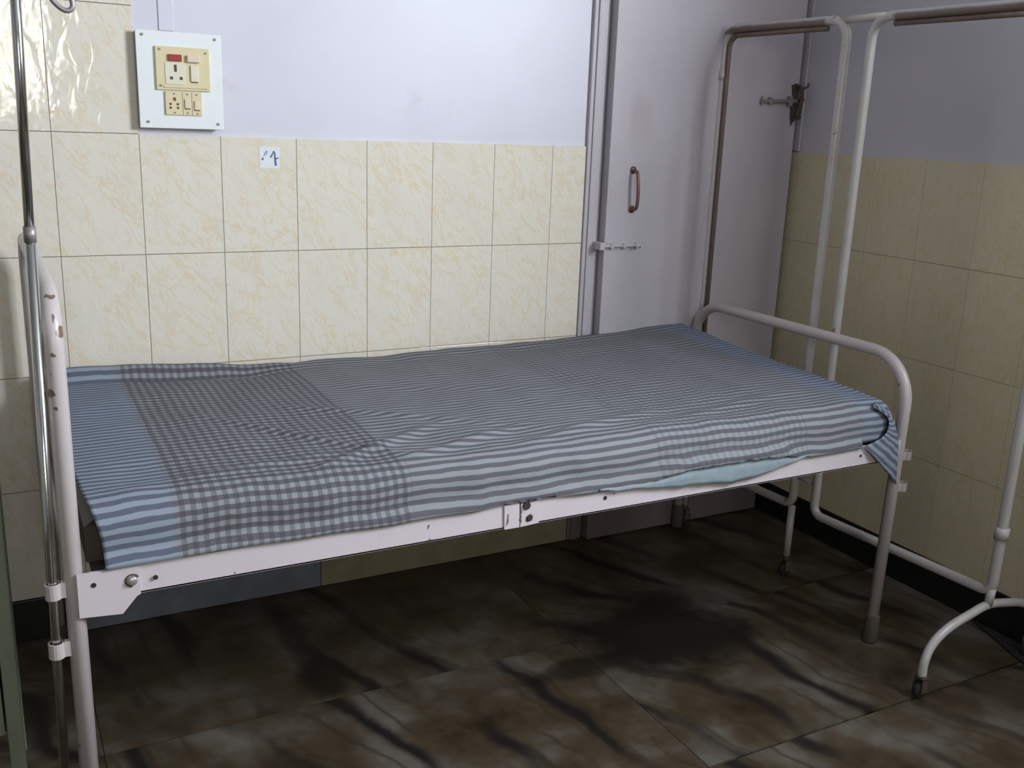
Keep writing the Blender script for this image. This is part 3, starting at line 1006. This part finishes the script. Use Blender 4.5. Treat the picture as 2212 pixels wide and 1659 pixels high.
# pale wrong side of the cloth turned out below the hem
top_l = [(0.985, 0.6095), (1.03, 0.610), (1.12, 0.612), (1.24, 0.630), (1.36, 0.632), (1.46, 0.629), (1.55, 0.622), (1.61, 0.611)]
bot_l = [(0.985, 0.6065), (1.03, 0.603), (1.12, 0.595), (1.24, 0.585), (1.36, 0.574), (1.43, 0.575), (1.51, 0.594), (1.61, 0.609)]
bm = bmesh.new()
g = []
for i in range(29):
    a = i / 28 * 7
    i0 = min(int(a), 6)
    f = a - i0
    ta = Vector(top_l[i0]).lerp(Vector(top_l[i0 + 1]), f)
    ba = Vector(bot_l[i0]).lerp(Vector(bot_l[i0 + 1]), f)
    col = []
    for j in range(7):
        p = ta.lerp(ba, j / 6)
        y = -0.9805 - 0.0085 * smoothstep(0, 3, j) - 0.0022 * noise.noise(Vector((p.x * 60, j * 0.25, 0))) - 0.002 * noise.noise(Vector((p.x * 14, j * 0.5, 3)))
        p.y += 0.004 * noise.noise(Vector((p.x * 22, 7.7, j * 0.1))) * (0.3 + j / 6)
        col.append(bm.verts.new((p.x, y, p.y)))
    g.append(col)
for i in range(28):
    for j in range(6):
        bm.faces.new((g[i][j], g[i + 1][j], g[i + 1][j + 1], g[i][j + 1]))
hem = obj('turned_hem', bm, M['pale_cloth'], sheet, True)
s2 = hem.modifiers.new('thickness', 'SOLIDIFY')
s2.thickness = 0.0015
hem['label'] = 'plain pale blue wrong side of the cloth turned over the rail'

# corner of the sheet hanging at the foot of the bed
inner = [(1.842, -0.955, 0.706), (1.884, -0.974, 0.676), (1.886, -0.984, 0.648), (1.858, -0.986, 0.628), (1.800, -0.986, 0.609)]
outer = [(1.862, -0.945, 0.712), (1.915, -0.958, 0.674), (1.931, -0.974, 0.620), (1.940, -0.982, 0.550), (1.944, -0.984, 0.482)]
I, O = smooth_path(inner, 5), smooth_path(outer, 5)
bm = bmesh.new()
uvl = bm.loops.layers.uv.new('UVMap')
g = []
for i, (a, b) in enumerate(zip(I, O)):
    col = []
    for j in range(9):
        p = a.lerp(b, j / 8)
        p.y -= 0.006 * math.sin(PI * j / 8) + 0.003 * math.sin(j * 1.9 + i * 0.5)
        col.append((bm.verts.new(p), (1.86 + 0.05 * j / 8, 0.0114 * i + 0.02 * j / 8)))
    g.append(col)
for i in range(len(g) - 1):
    for j in range(8):
        q = (g[i][j], g[i][j + 1], g[i + 1][j + 1], g[i + 1][j])
        f = bm.faces.new([a[0] for a in q])
        for lp, a in zip(f.loops, q):
            lp[uvl].uv = a[1]
flap = obj('corner_flap', bm, M['sheet'], sheet, True)
s3 = flap.modifiers.new('thickness', 'SOLIDIFY')
s3.thickness = 0.0015
flap['label'] = 'bluer hanging corner of the sheet at the foot end'

# ------------------------------------------------------------------ folding ward screen (bare tube frames)
ws = thing('ward_screen', 'bare white tube frame of a folding ward screen at the bed foot', 'screen', (2.035, -0.55, 0))
A0, A1 = Vector((2.001, -0.046, 0)), Vector((2.035, -0.531, 0))
B0, B1 = Vector((2.041, -0.618, 0)), Vector((2.083, -1.215, 0))
ZT, ZB, RS = 1.702, 0.243, 0.0135


def panel(a, b, rt, rb):
    m = (a + b) / 2
    up_ = Vector((0, 0, 1))
    pts = [m + up_ * ZB, b + up_ * ZB, b + up_ * ZT, a + up_ * ZT, a + up_ * ZB, m + up_ * ZB]
    path = fillet(pts, {1: rb, 2: rt, 3: rt, 4: rb}, 8)
    return tube(path[:-1], RS, 14, True)


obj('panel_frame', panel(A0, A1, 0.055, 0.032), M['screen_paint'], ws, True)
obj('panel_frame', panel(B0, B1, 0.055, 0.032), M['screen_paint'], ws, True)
# thin brown rod added inside the outer post and top bars for their brown line
tn = (A1 - A0).normalized()
q0, q1 = A0 + tn * 0.021, A1 - tn * 0.070
obj('inner_rod', tube(fillet([q0 + Vector((0, 0, 0.30)), q0 + Vector((0, 0, ZT - 0.021)), q1 + Vector((0, 0, ZT - 0.0205))], 0.040, 8), 0.0078, 12), M['rod_brown'], ws, True)
q2, q3 = B0 + (B1 - B0).normalized() * 0.070, B1 - (B1 - B0).normalized() * 0.06
obj('inner_rod', rod(q2 + Vector((0, 0, ZT - 0.0205)), q3 + Vector((0, 0, ZT - 0.0205)), 0.0072, 12), M['rod_brown'], ws, True)
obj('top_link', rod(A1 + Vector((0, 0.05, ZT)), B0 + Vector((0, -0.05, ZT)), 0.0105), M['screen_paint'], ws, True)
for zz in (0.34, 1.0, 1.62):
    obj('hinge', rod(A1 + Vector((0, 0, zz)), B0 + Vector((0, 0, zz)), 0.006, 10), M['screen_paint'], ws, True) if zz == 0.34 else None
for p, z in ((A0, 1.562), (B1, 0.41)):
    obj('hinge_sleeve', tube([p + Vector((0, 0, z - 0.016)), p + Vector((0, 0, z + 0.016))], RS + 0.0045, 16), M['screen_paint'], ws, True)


def caster(p, z_top):
    fk = bmesh.new()
    add_tube(fk, [p + Vector((0, 0, 0.052)), p + Vector((0, 0, z_top))], 0.008, 10)
    for s in (-1, 1):
        add_box(fk, p.x - 0.010, p.x + 0.010, p.y + s * 0.013 - 0.0015, p.y + s * 0.013 + 0.0015, 0.018, 0.056)
    add_box(fk, p.x - 0.011, p.x + 0.011, p.y - 0.0145, p.y + 0.0145, 0.054, 0.058)
    o = obj('caster', fk, M['rust'], ws)
    w = bmesh.new()
    add_disc(w, p + Vector((0, 0, 0.0235)), (0, 1, 0), 0.0232, 0.019, 18, 0.004)
    obj('wheel', w, M['rubber'], o, True)


# straight leg under the middle post, arched feet under the outer posts
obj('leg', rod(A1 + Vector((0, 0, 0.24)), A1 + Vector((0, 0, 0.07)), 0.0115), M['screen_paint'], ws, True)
caster(A1 + Vector((0, 0, 0)), 0.075)
for c, x0, x1 in ((B1, 1.850, 2.300), (A0 + Vector((0.0, -0.012, 0)), None, None)):
    if x0 is None:
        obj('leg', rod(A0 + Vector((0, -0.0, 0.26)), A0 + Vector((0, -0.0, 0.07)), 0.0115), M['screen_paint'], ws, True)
        caster(A0 + Vector((0, -0.002, 0)), 0.075)
        continue
    q = [(x0, c.y - 0.006, 0.060), (x0 + 0.004, c.y - 0.004, 0.100), (x0 + 0.030, c.y, 0.140), (x0 + 0.085, c.y + 0.002, 0.172), (c.x - 0.06, c.y + 0.004, 0.194), (c.x, c.y + 0.005, 0.205),
         (c.x + 0.06, c.y + 0.006, 0.198), (x1 - 0.06, c.y + 0.008, 0.176), (x1 - 0.015, c.y + 0.008, 0.140), (x1, c.y + 0.008, 0.095), (x1 + 0.002, c.y + 0.008, 0.060)]
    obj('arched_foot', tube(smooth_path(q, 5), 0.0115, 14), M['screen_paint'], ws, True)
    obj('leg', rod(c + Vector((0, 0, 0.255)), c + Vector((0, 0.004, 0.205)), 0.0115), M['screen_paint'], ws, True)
    caster(Vector((x0, c.y - 0.006, 0)), 0.064)
    caster(Vector((x1 + 0.002, c.y + 0.008, 0)), 0.064)

# ------------------------------------------------------------------ flat black patch at the foot of the right wall
bm = prism([(2.335, -1.005), (2.335, -1.62), (2.02, -1.62), (2.245, -1.245)], 'z', 0.0003, 0.007)
tag(obj('floor_patch', bm, M['rubber']), 'flat black patch lying on the floor by the right wall', 'mat')

# ------------------------------------------------------------------ bedside locker, cut by the left edge of the picture
lk = thing('bedside_locker', 'pale green steel locker left of the bed head, mostly out of sight', 'locker', (-0.40, -0.72, 0))
LX0, LX1, LY0, LY1 = -0.62, -0.180, -0.905, -0.50
for x in (LX0, LX1 - 0.026):
    for y in (LY0, LY1 - 0.026):
        obj('leg', box(x, x + 0.026, y, y + 0.026, 0.0, 0.80, 0.003), M['locker'], lk)
obj('front_panel', box(LX0 + 0.027, LX1 - 0.030, LY0 + 0.010, LY0 + 0.014, 0.28, 0.79), M['locker'], lk)
obj('side_panel', box(LX0 + 0.008, LX0 + 0.012, LY0 + 0.027, LY1 - 0.027, 0.28, 0.79), M['locker'], lk)
obj('side_panel', box(LX1 - 0.018, LX1 - 0.014, LY0 + 0.027, LY1 - 0.027, 0.28, 0.79), M['locker'], lk)
obj('bottom_panel', box(LX0 + 0.012, LX1 - 0.020, LY0 + 0.014, LY1 - 0.012, 0.28, 0.284), M['locker'], lk)
obj('back_panel', box(LX0 + 0.027, LX1 - 0.027, LY1 - 0.014, LY1 - 0.010, 0.285, 0.79), M['locker'], lk)
obj('top', box(LX0 - 0.012, LX1 + 0.002, LY0 - 0.012, LY1 + 0.012, 0.8005, 0.820, 0.004), M['locker'], lk)
